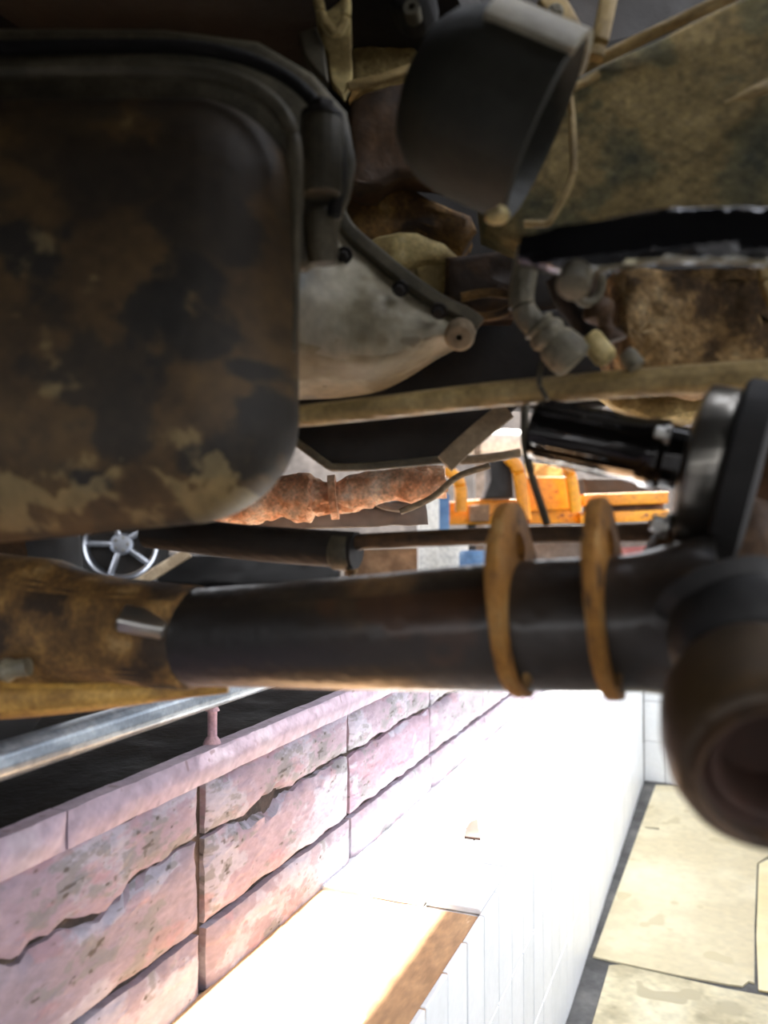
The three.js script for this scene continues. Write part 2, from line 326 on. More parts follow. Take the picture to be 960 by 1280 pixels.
for (let j = 2; j < joints.length - 1; j++) {
  courses.forEach(([a, b, rag], c) => {
    const bites = [], W = j === 4 ? 0.022 : 0.007;
    if (c === 0 && j === 5) bites.push([1.46, CAMY - 0.53, 0.07, 0.03]);
    if (c === 1 && j === 4) bites.push([1.05, CAMY - 0.533, 0.10, 0.014]);
    if (c === 1 && j === 5) bites.push([1.44, CAMY - 0.533, 0.09, 0.04]);
    const mi = c === 2 ? 2 : c === 0 ? (j % 2 ? 1 : 0) : [0, 2, 1][j % 3];
    struct('block', block(CAMY - b, CAMY - a, joints[j] + (j === 5 ? 0.012 : 0.006), joints[j + 1] - (j === 4 ? 0.012 : 0.006), c === 0 ? pinkMats[1] : pinkMats[mi], j * 5.3 + c * 17.1, rag, c === 2 ? 0.004 : 0, 0.09, bites, [c === 1 ? W : 0, c === 0 ? W : 0]), c === 0 && j !== 5 ? pinkMats[1] : pinkMats[mi], wallL);
  });
}
const cop = [-0.61, 0.9, 2.1, 3.3, 4.5, SEND + 0.08];
for (let j = 0; j < cop.length - 1; j++) struct('coping_slab', block(YG - 0.054, YG, cop[j] + 0.0015, cop[j + 1] - 0.0015, copingMat, 91 + j * 7, 0.0022, 0.010, 0.034), copingMat, wallL);

// ledge: white tiles on its side and on its far top, near top bare
const ledge = struct('ledge', box(XW - 0.02, XE - 0.012, 0, YL - 0.012, Z(SEND + 0.1), Z(-2.6)), M.groutPale);
function tileGeo(w, h, t, r = 0.003) { return new RoundedBoxGeometry(w, h, t, 2, r); }
const sideTile = [0, 1, 2].map(() => boxUV(tileGeo(0.012, 0.2365, 0.1165)));
const topTile = boxUV(tileGeo(0.1195, 0.012, 0.2365));
function addTile(parent, geo, m, x, y, z, name = 'tile') {
  const o = new THREE.Mesh(geo, m); o.name = numbered(name); o.position.set(x, y, z); o.castShadow = o.receiveShadow = true; parent.add(o); return o;
}
for (let c = 0; c < 3; c++) for (let k = 0; k < 38; k++) {
  const s = 0.78 + 0.12 * k; if (s > SEND - 0.05) break;
  const o = addTile(ledge, sideTile[0], tileMats[k % 3], XE - 0.006 + (rnd() - 0.5) * 0.0016, 0.12 + 0.24 * c, Z(s));
  o.rotation.set((rnd() - 0.5) * 0.008, (rnd() - 0.5) * 0.012, (rnd() - 0.5) * 0.006);
}
for (let c = 0; c < 3; c++) for (let k = 0; k < 15; k++) {
  const s = 1.68 + 0.12 + 0.24 * k + 0.03 * (2 - c) * 0.3; if (s > SEND) break;
  const o = addTile(ledge, topTile, tileMats[(k + c) % 3], XE - 0.012 - 0.06 - 0.1225 * c, YL - 0.005 + (rnd() - 0.5) * 0.002, Z(s));
  o.rotation.y = (rnd() - 0.5) * 0.02;
}
// bare bed on the near part of the ledge: brown bed and pale plaster that is left of it
const bedMat = new THREE.MeshPhysicalMaterial({ roughness: 0.7 });
bedMat.map = tex([512, 1024], (x, y) => {
  const n = fbm(x, y, 5, 5, 4001), g = fbm(x, y, 40, 3, 4100), str = fbm(x * 1, y, 9, 4, 4200);
  const brown = mix3([184, 138, 94], [212, 172, 128], n).map((q) => q * (0.86 + 0.28 * g));
  const worn = sstep(0.60, 0.64, str * 0.6 + n * 0.4 + 0.15 * (g - 0.5));
  return mix3(brown, [220, 196, 162].map((q) => q * (0.9 + 0.2 * g)), 0.8 * worn);
}, true, [1, 1]);
{
  const x0 = XW, x1 = XE - 0.002, s0 = 0.5, s1 = 1.675, g = new THREE.BoxGeometry(x1 - x0, 0.016, s1 - s0, 24, 1, 60);
  const p = g.attributes.position; for (let i = 0; i < p.count; i++) if (p.getY(i) > 0) p.setY(i, p.getY(i) + 0.0022 * n3(p.getX(i) * 30, 2, p.getZ(i) * 30));
  g.translate((x0 + x1) / 2, YL - 0.012, Z((s0 + s1) / 2)); g.computeVertexNormals();
  struct('ledge_bed', g, bedMat, ledge);
}
// end wall and right wall, rear wall
const wallE = struct('wall_end', box(XE - 0.02, XR + 0.02, 0, YG - 0.01, Z(SEND + 0.12), Z(SEND + 0.012)), M.grout);
const endTile = boxUV(tileGeo(0.1165, 0.2365, 0.012));
for (let c = 0; c < 4; c++) for (let k = 0; k < 9; k++) addTile(wallE, endTile, tileMats[(k + c) % 3], XE + 0.062 + 0.12 * k, 0.12 + 0.24 * c + 0.005, Z(SEND + 0.006));
struct('wall_right', box(XR, XR + 0.12, 0, YG - 0.01, Z(SEND), Z(-2.6)), tileMats[0]);
struct('wall_rear', box(XW, XR + 0.12, 0, YG - 0.01, Z(-2.6), Z(-2.72)), M.concrete);

// broken tile corner
{
  const pts = [[588, 1025], [596, 1023], [597, 1036], [599, 1046], [580, 1044], [582, 1034]];
  const H = 0.78 - 0.002, q = pts.map(([u, v]) => { const d = F * H / (v - VH), x = (u - 480) / F * d; return new THREE.Vector2(x * CY - d * SY, -(x * SY + d * CY)); });
  const sh = new THREE.Shape(q.map((a) => new THREE.Vector2(a.x, -a.y))), g = new THREE.ExtrudeGeometry(sh, { depth: 0.006, bevelEnabled: true, bevelSize: 0.002, bevelThickness: 0.002, bevelSegments: 2 });
  g.rotateX(-Math.PI / 2); g.translate(0, YL - 0.0005, 0); g.deleteAttribute('uv');
  const c = V(q[0].x, YL, q[0].y), t = wthing('clay_chip', 'small brown broken chip lying on the bright white tiled ledge', 'rubble', c);
  part(t, 'chip', done(g), M.redDark);
}

// cardboard sheets on the pit floor
const board = mat({ stops: [[0.2, [212, 198, 160]], [0.6, [224, 212, 176]], [1, [232, 222, 190]]], f: 3, tile: 1.2, rough: 0.7, grain: 0.04, size: 512, specks: { f: 12, at: 0.74, c: [206, 192, 152] } });
const boardWorn = mat({ stops: [[0.2, [180, 168, 134]], [0.5, [208, 196, 160]], [1, [224, 214, 180]]], f: 6, tile: 1.0, rough: 0.75, grain: 0.08, size: 512, specks: { f: 9, at: 0.7, c: [188, 176, 142] } });
const boardYellow = mat({ stops: [[0.2, [236, 216, 160]], [1, [246, 230, 182]]], f: 3, tile: 1.2, rough: 0.6, grain: 0.03 });
function floorPt(u, v, H = 1.494) { const d = F * H / (v - VH), x = (u - 480) / F * d; return [x * CY - d * SY, x * SY + d * CY]; }   // X, s
function sheet(label, px, m, slits = [], lift = 0) {
  const q = px.map(([u, v]) => floorPt(u, v)), sh = new THREE.Shape(q.map(([x, s]) => new THREE.Vector2(x, s)));
  for (const sl of slits) { const hp = sl.map(([u, v]) => floorPt(u, v)), h = new THREE.Path(hp.map(([x, s]) => new THREE.Vector2(x, s))); sh.holes.push(h); }
  let g = new THREE.ExtrudeGeometry(sh, { depth: 0.006, bevelEnabled: false }); g.deleteAttribute('uv'); g.rotateX(-Math.PI / 2); g.translate(0, 0.001 + lift, 0);
  const t = wthing('cardboard_sheet', label, 'cardboard', V(q[0][0], 0.001, -q[0][1]));
  part(t, 'sheet', done(g, 0.3), m); return t;
}
sheet('large clean cream cardboard sheet with a short slit, beside the tiled ledge side', [[817, 979], [1000, 984], [1010, 1030], [942, 1075], [938, 1150], [937, 1221], [930, 1219], [922, 1225], [905, 1223], [840, 1211], [760, 1194], [738, 1189], [741, 1182]], board, [[[803, 1030], [821, 1031.5], [821, 1034], [803, 1031.8]]]);
sheet('soiled cream cardboard sheet nearest the bottom, with brown smudges', [[758, 1200], [772, 1199], [830, 1212], [900, 1228], [1010, 1248], [1040, 1420], [700, 1400], [728, 1300]], boardWorn);
sheet('bright yellow cream cardboard sheet at the right border beside the dark gap', [[944, 1076], [1020, 1040], [1100, 1240], [1000, 1240], [942, 1230], [940, 1165]], boardYellow, [], 0.001);

// rail on the coping
{
  const xr = -0.85, yr = CAMY - 0.289, t = wthing('pipe_rail', 'bluish steel pipe rail on a short pink post above the pink wall', 'rail', V(xr, YG, Z(1.283)));
  part(t, 'pipe', sweep([V(xr, yr, Z(0.1)), V(xr, yr, Z(1.5)), V(xr, yr, Z(4.6))], 0.0245, { seg: 30, rad: 36 }), M.pipeSteel);
  part(t, 'post', mergeGeometries([lathe([[0, 0], [0.016, 0], [0.013, 0.008], [0.0085, 0.014], [0.0085, 0.078]], V(xr, YG - 0.002, Z(1.283)), V(0, 1, 0), 20), lathe([[0, 0], [0.013, 0], [0.0085, 0.01]], V(xr, yr - 0.030, Z(1.283)), V(0, 1, 0), 20)]), M.pinkPaint, undefined, 'pink painted post');
  part(t, 'post', lathe([[0, 0], [0.016, 0], [0.013, 0.008], [0.0085, 0.014], [0.0085, 0.08]], V(xr, YG - 0.002, Z(3.4)), V(0, 1, 0), 20), M.pinkPaint, undefined, 'pink painted post');
}

// ---------------------------------------------------------------- the vehicle above
// unseen floor pan and front; sides, rear and opening added to steer light
{
  const a = V(0, CAMY + 0.66, 0), t = wthing('floor_pan', 'dark underside panel of the vehicle with unseen panels added to shade the engine parts', 'vehicle body', a);
  part(t, 'panel', mergeGeometries([box(-0.85, 0.85, CAMY + 0.66, CAMY + 0.72, Z(0.72), Z(-1.8)), box(-0.85, -0.3, CAMY + 0.66, CAMY + 0.72, Z(1.45), Z(0.72)), box(0.5, 0.85, CAMY + 0.66, CAMY + 0.72, Z(1.45), Z(0.72)), box(-0.3, 0.5, CAMY + 0.66, CAMY + 0.72, Z(1.45), Z(1.25)), box(-0.85, 0.85, CAMY + 0.3, CAMY + 0.9, Z(1.6), Z(1.52)), box(-0.89, -0.85, CAMY + 0.2, CAMY + 0.72, Z(1.6), Z(-1.8)), box(0.85, 0.89, CAMY + 0.32, CAMY + 0.72, Z(1.6), Z(-1.8)), box(-0.85, 0.85, CAMY + 0.22, CAMY + 0.72, Z(-1.8), Z(-1.86))]), M.black);
}
{
  const a = K(300, 200, 1.2), t = thing('engine_block', 'dark grimy engine casting high up behind the pan and the brackets', 'engine', a);
  part(t, 'block', plate([[-300, -120], [1100, -200], [1100, 300], [800, 380], [640, 400], [560, 380], [430, 330], [-300, 400]], 1.22, 0.22, { bev: 0.02, amp: 0.01, tess: 0.06, freq: 14 }), M.black);
}

// axle
const SA = 0.787;
{
  const a = KS(440, 791, SA), t = thing('front_axle', 'thick black and brown axle tube crossing the picture above the pit', 'axle', a);
  const A = [[225, 797], [330, 794], [440, 791], [640, 783], [800, 778], [905, 772]].map(([u, v]) => KS(u, v, SA));
  const r = (tt) => mix(0.054, 0.0615, sstep(0, 0.75, tt)) + 0.012 * sstep(0.86, 1, tt);
  part(t, 'tube', sweep(A, r, { seg: 90, rad: 44 }), (() => {
    const m = M.axle.clone(); m.map = tex(512, (x, y) => {
      const n = fbm(x, y, 5, 5, 8001), g = fbm(x, y, 40, 3, 8100);
      const k = sstep(0.40, 0.58, x + 0.30 * (n - 0.5));
      const bl = mix3([14, 12, 11], [32, 24, 17], n), br = mix3([40, 30, 20], [124, 92, 54], sstep(0.42, 0.66, n));
      let c = mix3(bl, br, k); const q = sstep(0.62, 0.7, fbm(x, y, 7, 4, 8200)); c = mix3(c, [84, 50, 26], q * 0.5);
      return c.map((z) => z * (0.85 + 0.3 * g));
    }, true, [0.7, 0.7]); m.map.offset.set(0.62 - a.x * 0, 0.1); m.roughness = 0.62; m.clearcoat = 0.5; m.clearcoatRoughness = 0.25; return m;
  })());
  // left end: rusty collar with a stub
  const ax = A[1].clone().sub(A[0]).normalize();
  const c0 = KS(-60, 772, SA), c1 = KS(246, 797, SA), L = c1.clone().sub(c0).length(), dir = c1.clone().sub(c0).normalize();
  const col = part(t, 'collar', warp2(lathe([[0, 0], [0.075, 0], [0.085, 0.06], [0.08, L * 0.42], [0.068, L * 0.55], [0.061, L * 0.7], [0.0585, L * 0.9], [0.0575, L - 0.003], [0.053, L]], c0, dir, 48), 0.005, 22), M.rustOchre, undefined, 'rust brown collar');
  const stub = K(180, 777, 0.915);
  part(col, 'stub', rbox(K(180, 778, 0.893), 0.052, 0.017, 0.03, 0.004, [0.5, 0, -0.2]), M.steelBright, a, 'bright steel stub');
  part(col, 'ridge', sweep([K(100, 788, 0.93), K(150, 790, 0.91), K(215, 795, 0.905), K(240, 770, 0.93)], 0.006, { seg: 24, rad: 10 }), M.rustOchre, a);
  // ears
  for (const [u0, top] of [[640, 618], [752, 612]]) {
    const X = (() => { const k = toWorld(KS(u0, 700, SA)); return k.x; })();
    const cw = toWorld(KS(u0, 781, SA)), yc = cw.y, zc = cw.z, yt = toWorld(KS(u0, top, SA)).y;
    const R = 0.076, sh = new THREE.Shape(), w = 0.047;
    sh.moveTo(-R, 0);                                       // x of the shape: towards the camera is negative here
    sh.bezierCurveTo(-R * 1.04, 0.03, -w * 1.75, (yt - yc) * 0.6, -w * 1.12, yt - yc - w * 0.8);
    sh.bezierCurveTo(-w * 0.8, yt - yc, w * 0.6, yt - yc, w * 0.75, yt - yc - w * 0.7);
    sh.bezierCurveTo(w * 1.1, (yt - yc) * 0.5, R, 0.04, R * 0.9, 0);
    sh.lineTo(R * 0.7, 0); sh.absarc(0, 0, R * 0.62, 0, -Math.PI * 0.5, true); sh.lineTo(0.0, -R * 0.86);
    sh.absellipse(0, 0, R, R * 0.86, -Math.PI * 0.5, -Math.PI, true, 0);
    const h = new THREE.Path(); h.absarc(0.0, yt - yc - 0.05, 0.014, 0, Math.PI * 2, true); sh.holes.push(h);
    const g = new THREE.ExtrudeGeometry(sh, { depth: 0.009, bevelEnabled: true, bevelSize: 0.002, bevelThickness: 0.002, bevelSegments: 2, curveSegments: 24 });
    g.deleteAttribute('uv'); g.rotateY(Math.PI / 2 - 0.06); g.rotateZ(0.09);   // shape x -> -z, leaning a little
    g.translate(X + 0.004, yc, zc);
    // into the level frame
    g.translate(-camera.position.x, -camera.position.y, -camera.position.z); g.rotateY(-YAW);
    part(t, 'ear', done(g, 0.5), M.tabDust, undefined, 'ochre dusted ear plate');
    const b = KS(u0 + 20, 842, SA - 0.045);
    part(t, 'weld', blob(b, 0.004, 0.014, 0.005, 0.003, 60, 6), M.rustOchre, a, 'weld bead');
  }
  part(t, 'lower_arm', sweep([[-90, 866], [20, 868], [120, 866], [210, 862], [285, 860]].map(([u, v]) => K(u, v, 0.99)), (x) => mix(0.034, 0.006, Math.pow(x, 1.2)), { seg: 40, rad: 24, flat: 1.4 }), M.yellowOchre, undefined, 'ochre tapering arm');
  part(t, 'fitting', lathe([[0, 0], [0.012, 0], [0.014, 0.006], [0.01, 0.014], [0.01, 0.03], [0, 0.03]], K(4, 838, 0.93), V(1, 0.15, 0.1), 24), M.hose);
  // right end: lumpy knuckle
  part(t, 'upper_arm', blob(K(1000, 610, 0.96), 0.055, 0.10, 0.05, 0.01, 18, 20), M.brownDark);
  part(t, 'knuckle', blob(K(925, 750, 0.82), 0.102, 0.098, 0.085, 0.016, 14, 28), M.brownDark, undefined, 'dark brown knuckle');
  part(t, 'weld', blob(K(842, 838, 0.71), 0.006, 0.018, 0.008, 0.004, 60, 6), M.yellowDust, a, 'pale weld bead');
}
function warp2(g, amp, freq) { const k = warp(g, amp, freq); return done(k, 1.0); }

// cup at lower right
{
  const c = K(962, 930, 0.55), t = thing('rubber_cup', 'big rounded brown cup with ringed lip hanging at the right border', 'suspension part', c);
  const dir = V(-0.20, -0.33, 0.88).normalize();            // looks towards the eye, a little down and right
  part(t, 'shell', lathe([[0.02, -0.09], [0.044, -0.082], [0.056, -0.066], [0.065, -0.04], [0.0675, -0.012], [0.066, 0.012], [0.061, 0.028], [0.056, 0.034], [0.050, 0.035]], c, dir, 64, 1.2), M.brownCup);
  part(t, 'lip', lathe([[0.054, 0.030], [0.054, 0.038], [0.051, 0.041], [0.0475, 0.039], [0.047, 0.026]], c, dir, 64, 1.2), M.brownDark, undefined, 'ringed lip');
  part(t, 'bore', lathe([[0.0475, 0.028], [0.044, 0.024], [0.040, 0.026], [0.036, 0.024], [0.034, 0.018], [0.033, -0.015], [0, -0.016]], c, dir, 64, 0.5), M.redDark, undefined, 'dark reddish hollow');
  const n0 = K(925, 800, 0.645);
  part(t, 'neck', lathe([[0.04, -0.05], [0.050, -0.045], [0.042, -0.034], [0.050, -0.02], [0.054, 0.0], [0.045, 0.01], [0, 0.012]], n0, V(0.18, -0.75, 0.5), 48, 1.0), M.rubber, undefined, 'black ribbed neck');
}

// sump with flange
const sumpMat = new THREE.MeshPhysicalMaterial({ roughness: 0.62 });
{
  const d0 = 0.74, u2x = (u) => (u - 480) / F * d0;
  const blobs = [[205, 385, 48, 62, 1], [250, 425, 40, 30, 0.9], [25, 320, 40, 36, 1], [315, 465, 40, 18, 1], [180, 220, 60, 26, 0.6], [255, 280, 50, 40, 0.7], [330, 530, 34, 60, 1], [150, 545, 40, 30, 0.7], [95, 605, 22, 15, 1], [250, 590, 30, 18, 0.9], [320, 580, 36, 34, 0.9], [120, 480, 60, 46, 0.6], [355, 600, 30, 50, 0.9], [280, 130, 120, 60, 0.5], [60, 150, 120, 70, 0.45]];
  sumpMat.map = tex(512, (x, y) => {
    // uv metres (x: level-frame x, y: level-frame y) with tile 0.6
    const X = (x - 1) * 0.6, Y = y * 0.6, u = X * F / d0 + 480, v = 665 - Y * F / d0 + 10;
    const n = fbm(x, y, 8, 5, 9001), n2 = fbm(x, y, 18, 4, 9100), g = fbm(x, y, 60, 2, 9200);
    let k = 0; for (const [bu, bv, ru, rv, w] of blobs) { const q = Math.hypot((u - bu) / ru, (v - bv) / rv); k = Math.max(k, w * sstep(1.35, 0.75, q + 2.6 * (n - 0.5) + 2.2 * (n2 - 0.5))); }
    let c = mix3([64, 49, 29], [98, 76, 44], sstep(0.3, 0.7, n2 * 0.5 + n * 0.5));
    c = mix3(c, [38, 35, 30], clamp(k * 0.9 + 0.55 * sstep(0.56, 0.7, n)));
    const pale = sstep(0.42, 0.56, fbm(x, y, 14, 5, 9300) + 0.45 * (n2 - 0.5) - (v > 610 + 160 * (n - 0.5) + 60 * (n2 - 0.5) ? 0 : 0.3));
    c = mix3(c, [162, 142, 96], 0.62 * pale);  // paler low down: dust, with light from below put into the colour
    return c.map((q) => q * (0.88 + 0.24 * g));
  }, true, [0.6, 0.6]);
  sumpMat.bumpMap = tex(256, (x, y) => fbm(x, y, 20, 4, 9400), false, [0.3, 0.3]); sumpMat.bumpScale = 0.001;
  const a = K(150, 400, d0 + 0.15), t = thing('oil_sump', 'huge black and rust mottled oil pan filling the upper left', 'engine part', a);
  // body: rounded block, stretched so that its right flank stands at u = 370 and its underside at v = 672
  const xr = K(371, 400, d0 + 0.09).x, xl = K(-190, 400, d0 + 0.09).x, yb = K(100, 685, d0 + 0.07).y, yt = K(100, 60, d0).y;
  const g = new RoundedBoxGeometry(xr - xl, yt - yb, 0.205, 14, 0.1);
  g.translate((xl + xr) / 2, (yt + yb) / 2, -(d0 + 0.1025));
  const p = g.attributes.position;
  for (let i = 0; i < p.count; i++) { const x = p.getX(i), y = p.getY(i); p.setY(i, y + 0.03 * sstep(xl + 0.1, xr, x) * sstep(yt, yb, y)); }
  g.deleteAttribute('uv'); g.deleteAttribute('normal');
  const body = boxUVfront(toCreasedNormals(mergeVertices(g), 1.3));
  part(t, 'body', body, sumpMat, a);
  // flange behind: rounded corner plate with ridges
  const fl = [[-200, 22], [200, 24], [320, 40], [390, 82], [432, 130], [444, 190], [436, 235], [424, 262], [420, 300], [380, 330], [200, 330], [-200, 330]];
  part(t, 'flange', plate(fl, 0.86, 0.03, { bev: 0.008 }), M.greyDark, undefined, 'dark grey flange');
  part(t, 'ridge', sweep([[-60, 92], [120, 86], [250, 92], [310, 108], [352, 142], [368, 190], [371, 300], [368, 440]].map(([u, v]) => K(u, v, 0.785)), (x) => 0.008 * (1 - 0.75 * sstep(0.6, 1, x)), { seg: 60, rad: 14, tension: 0.5 }), M.greyDark);
  part(t, 'ridge', sweep([[-60, 62], [120, 58], [260, 62], [350, 92], [402, 140], [424, 200], [418, 270]].map(([u, v]) => K(u, v, 0.85)), 0.007, { seg: 60, rad: 14 }), M.rubber);
  part(t, 'bolt_boss', lathe([[0, 0], [0.019, 0], [0.021, 0.006], [0.021, 0.074], [0.018, 0.08], [0, 0.08]], K(402, 244, 0.835), V(0, 1, 0), 28), M.greyDark);
  part(t, 'bolt', bolt(K(402, 150, 0.835), V(0, 1, 0), 0.014, 0.018), M.black);
  part(t, 'bolt_boss', lathe([[0, 0], [0.014, 0.0], [0.017, 0.012], [0.017, 0.05], [0.014, 0.055], [0, 0.055]], K(404, 330, 0.87), V(-0.05, 1, 0.1), 28), M.greyDark);
}
function boxUVfront(g) { g = g.index ? g.toNonIndexed() : g; const p = g.attributes.position, uv = new Float32Array(p.count * 2); for (let i = 0; i < p.count; i++) { uv[i * 2] = p.getX(i); uv[i * 2 + 1] = p.getY(i); } g.setAttribute('uv', new THREE.BufferAttribute(uv, 2)); return g; }

// pale grey gearbox shell
{
  const a = K(470, 420, 1.05), t = thing('gearbox_shell', 'pale grey cast housing with a bolted edge, between oil pan and rod', 'gearbox', a);
  const d = 1.0;
  const top = [[345, 222], [400, 235], [432, 292], [470, 325], [500, 352], [545, 385], [582, 402], [596, 414]], bot = [[345, 503], [372, 500], [430, 497], [478, 488], [520, 466], [552, 444], [580, 428], [594, 420]];
  // bulging skin between the bolted edge and the underside
  const nu = 48, nv = 26, pos = [], idx = [], cT = new THREE.CatmullRomCurve3(top.map(([u, v]) => V(u, v, 0))), cB = new THREE.CatmullRomCurve3(bot.map(([u, v]) => V(u, v, 0)));
  for (let i = 0; i <= nu; i++) { const p = cT.getPoint(i / nu), q = cB.getPoint(i / nu);
    for (let j = 0; j <= nv; j++) { const w = j / nv, u = mix(p.x, q.x, w), v = mix(p.y, q.y, w);
      const bulge = Math.sin(Math.PI * Math.min(1, w * 0.62 + 0.08)) * 0.085 * (1 - 0.75 * (i / nu)), dd = d + 0.03 - bulge + 0.16 * Math.pow(w, 6) * (1 - 0.5 * i / nu) + 0.008 * n3(u / 40, v / 30, 2);
      const k = K(u, v, dd); pos.push(k.x, k.y, k.z); } }
  for (let i = 0; i < nu; i++) for (let j = 0; j < nv; j++) { const a0 = i * (nv + 1) + j, b0 = a0 + nv + 1; idx.push(a0, a0 + 1, b0, b0, a0 + 1, b0 + 1); }
  const nf = pos.length / 3;                                 // back skin, so that the shell is closed
  for (let i = 0; i < nf; i++) { const k = V(pos[i * 3], pos[i * 3 + 1], pos[i * 3 + 2]); const j = i % (nv + 1); const e = j === 0 || j === nv || i < nv + 1 || i >= nf - nv - 1; const q = e ? 0 : 0.07; pos.push(k.x, k.y + q * 0.1, k.z - q); }
  const ni = idx.length; for (let i = 0; i < ni; i += 3) idx.push(idx[i] + nf, idx[i + 2] + nf, idx[i + 1] + nf);
  const g = new THREE.BufferGeometry(); g.setAttribute('position', new THREE.Float32BufferAttribute(pos, 3)); g.setIndex(idx);
  part(t, 'shell', done(g, 1.0), M.grey);
  part(t, 'bolted_edge', sweep([[404, 225], [420, 268], [436, 296], [470, 326], [502, 352], [548, 384], [584, 402], [598, 414]].map(([u, v]) => K(u, v - 5, d + 0.012)), 0.010, { seg: 60, rad: 12, flat: 1.6, square: 4 }), M.greyDark, undefined, 'darker bolted edge');
  for (const [u, v] of [[431, 318], [501, 360], [549, 388]]) part(t, 'bolt', bolt(K(u, v, d - 0.012), V(-0.2, -0.55, 0.8), 0.0065, 0.012), M.black);
  part(t, 'lug', lathe([[0.004, 0], [0.016, 0], [0.018, 0.004], [0.018, 0.02], [0.014, 0.024], [0.004, 0.024]], K(576, 414, d + 0.005), V(-0.15, -0.5, 0.8), 28), M.beige);
}

// rusty casting in the middle top
{
  const a = K(520, 260, 1.05), t = thing('engine_mount', 'brown rusty casting with pale dusty underside, below the black canister', 'engine part', a);
  part(t, 'upper_casting', plate([[436, 118], [470, 105], [530, 82], [560, 110], [560, 220], [500, 215], [470, 232], [430, 225], [432, 170]], 1.05, 0.06, { bev: 0.012, tess: 0.03, amp: 0.008, freq: 30 }), M.brownDark);
  part(t, 'top_edge', sweep([[436, 108], [480, 98], [535, 78], [560, 66]].map(([u, v]) => K(u, v, 0.995)), 0.006, { seg: 20, rad: 10 }), M.paleRod);
  part(t, 'middle_casting', plate([[434, 240], [470, 228], [505, 222], [540, 245], [592, 262], [598, 285], [578, 308], [550, 300], [520, 288], [470, 305], [432, 290]], 1.10, 0.1, { bev: 0.014, tess: 0.03, amp: 0.008, freq: 30 }), M.rustOchre);
  part(t, 'underside', plate([[448, 305], [475, 288], [520, 284], [556, 296], [576, 314], [566, 328], [536, 330], [500, 338], [470, 330]], 1.09, 0.1, { bev: 0.014, tess: 0.03, amp: 0.006, freq: 30 }), M.yellowDust, undefined, 'pale dusty underside');
  part(t, 'bracket', plate([[520, 330], [562, 326], [556, 362], [536, 366], [524, 352]], 1.10, 0.02, { bev: 0.003, holes: [[546, 343, 0.004]] }), M.yellowDust);
  part(t, 'crossmember', plate([[556, 318], [650, 306], [662, 360], [645, 395], [590, 392], [560, 372]], 1.08, 0.06, { bev: 0.01, holes: [[622, 352, 0.008]], tess: 0.03, amp: 0.005, freq: 20 }), M.brownDark);
  part(t, 'clamp', sweep([[576, 372], [610, 366], [645, 372], [632, 390], [600, 396], [578, 386]].map(([u, v]) => K(u, v, 1.04)), 0.006, { seg: 30, rad: 10 }), M.rustOchre);
}
{
  const a = K(420, 50, 0.98), t = thing('hanger_bracket', 'pale yellow dusty bracket with a hooked top, above the oil pan corner', 'bracket', a);
  part(t, 'plate', plate([[394, 12], [410, 0], [424, -10], [436, -10], [438, 40], [440, 90], [428, 112], [414, 94], [410, 60], [400, 48]], 0.98, 0.02, { bev: 0.003, amp: 0.003, tess: 0.02, freq: 40 }), M.yellowDust);
  part(t, 'hook', sweep([[398, 0], [404, 24], [420, 42], [432, 20], [432, -8]].map(([u, v]) => K(u, v, 0.965)), 0.006, { seg: 30, rad: 12 }), M.yellowDust);
  part(t, 'ribbed_casting', plate([[440, 42], [462, 30], [490, 34], [520, 50], [536, 66], [500, 82], [470, 96], [438, 104]], 1.13, 0.05, { bev: 0.008, tess: 0.02, amp: 0.008, freq: 40 }), M.yellowDust);
  part(t, 'arm', plate([[372, 30], [394, 22], [404, 48], [410, 96], [396, 86], [378, 60]], 0.96, 0.02, { bev: 0.004 }), M.greyDark);
}
{
  const a = K(520, 22, 0.95), t = thing('rubber_bush', 'round black rubber bush at the top, left of the canister', 'bush', a);
  part(t, 'bush', lathe([[0, 0], [0.02, 0], [0.026, 0.006], [0.026, 0.05], [0.02, 0.056], [0, 0.056]], K(522, 26, 0.99), V(-0.2, 0.1, 1), 32, 0.8), M.rubber);
  part(t, 'sleeve', lathe([[0.004, 0], [0.009, 0], [0.009, 0.02], [0.004, 0.02]], K(518, 24, 0.935), V(-0.2, 0.1, 1), 24), M.greyDark);
}

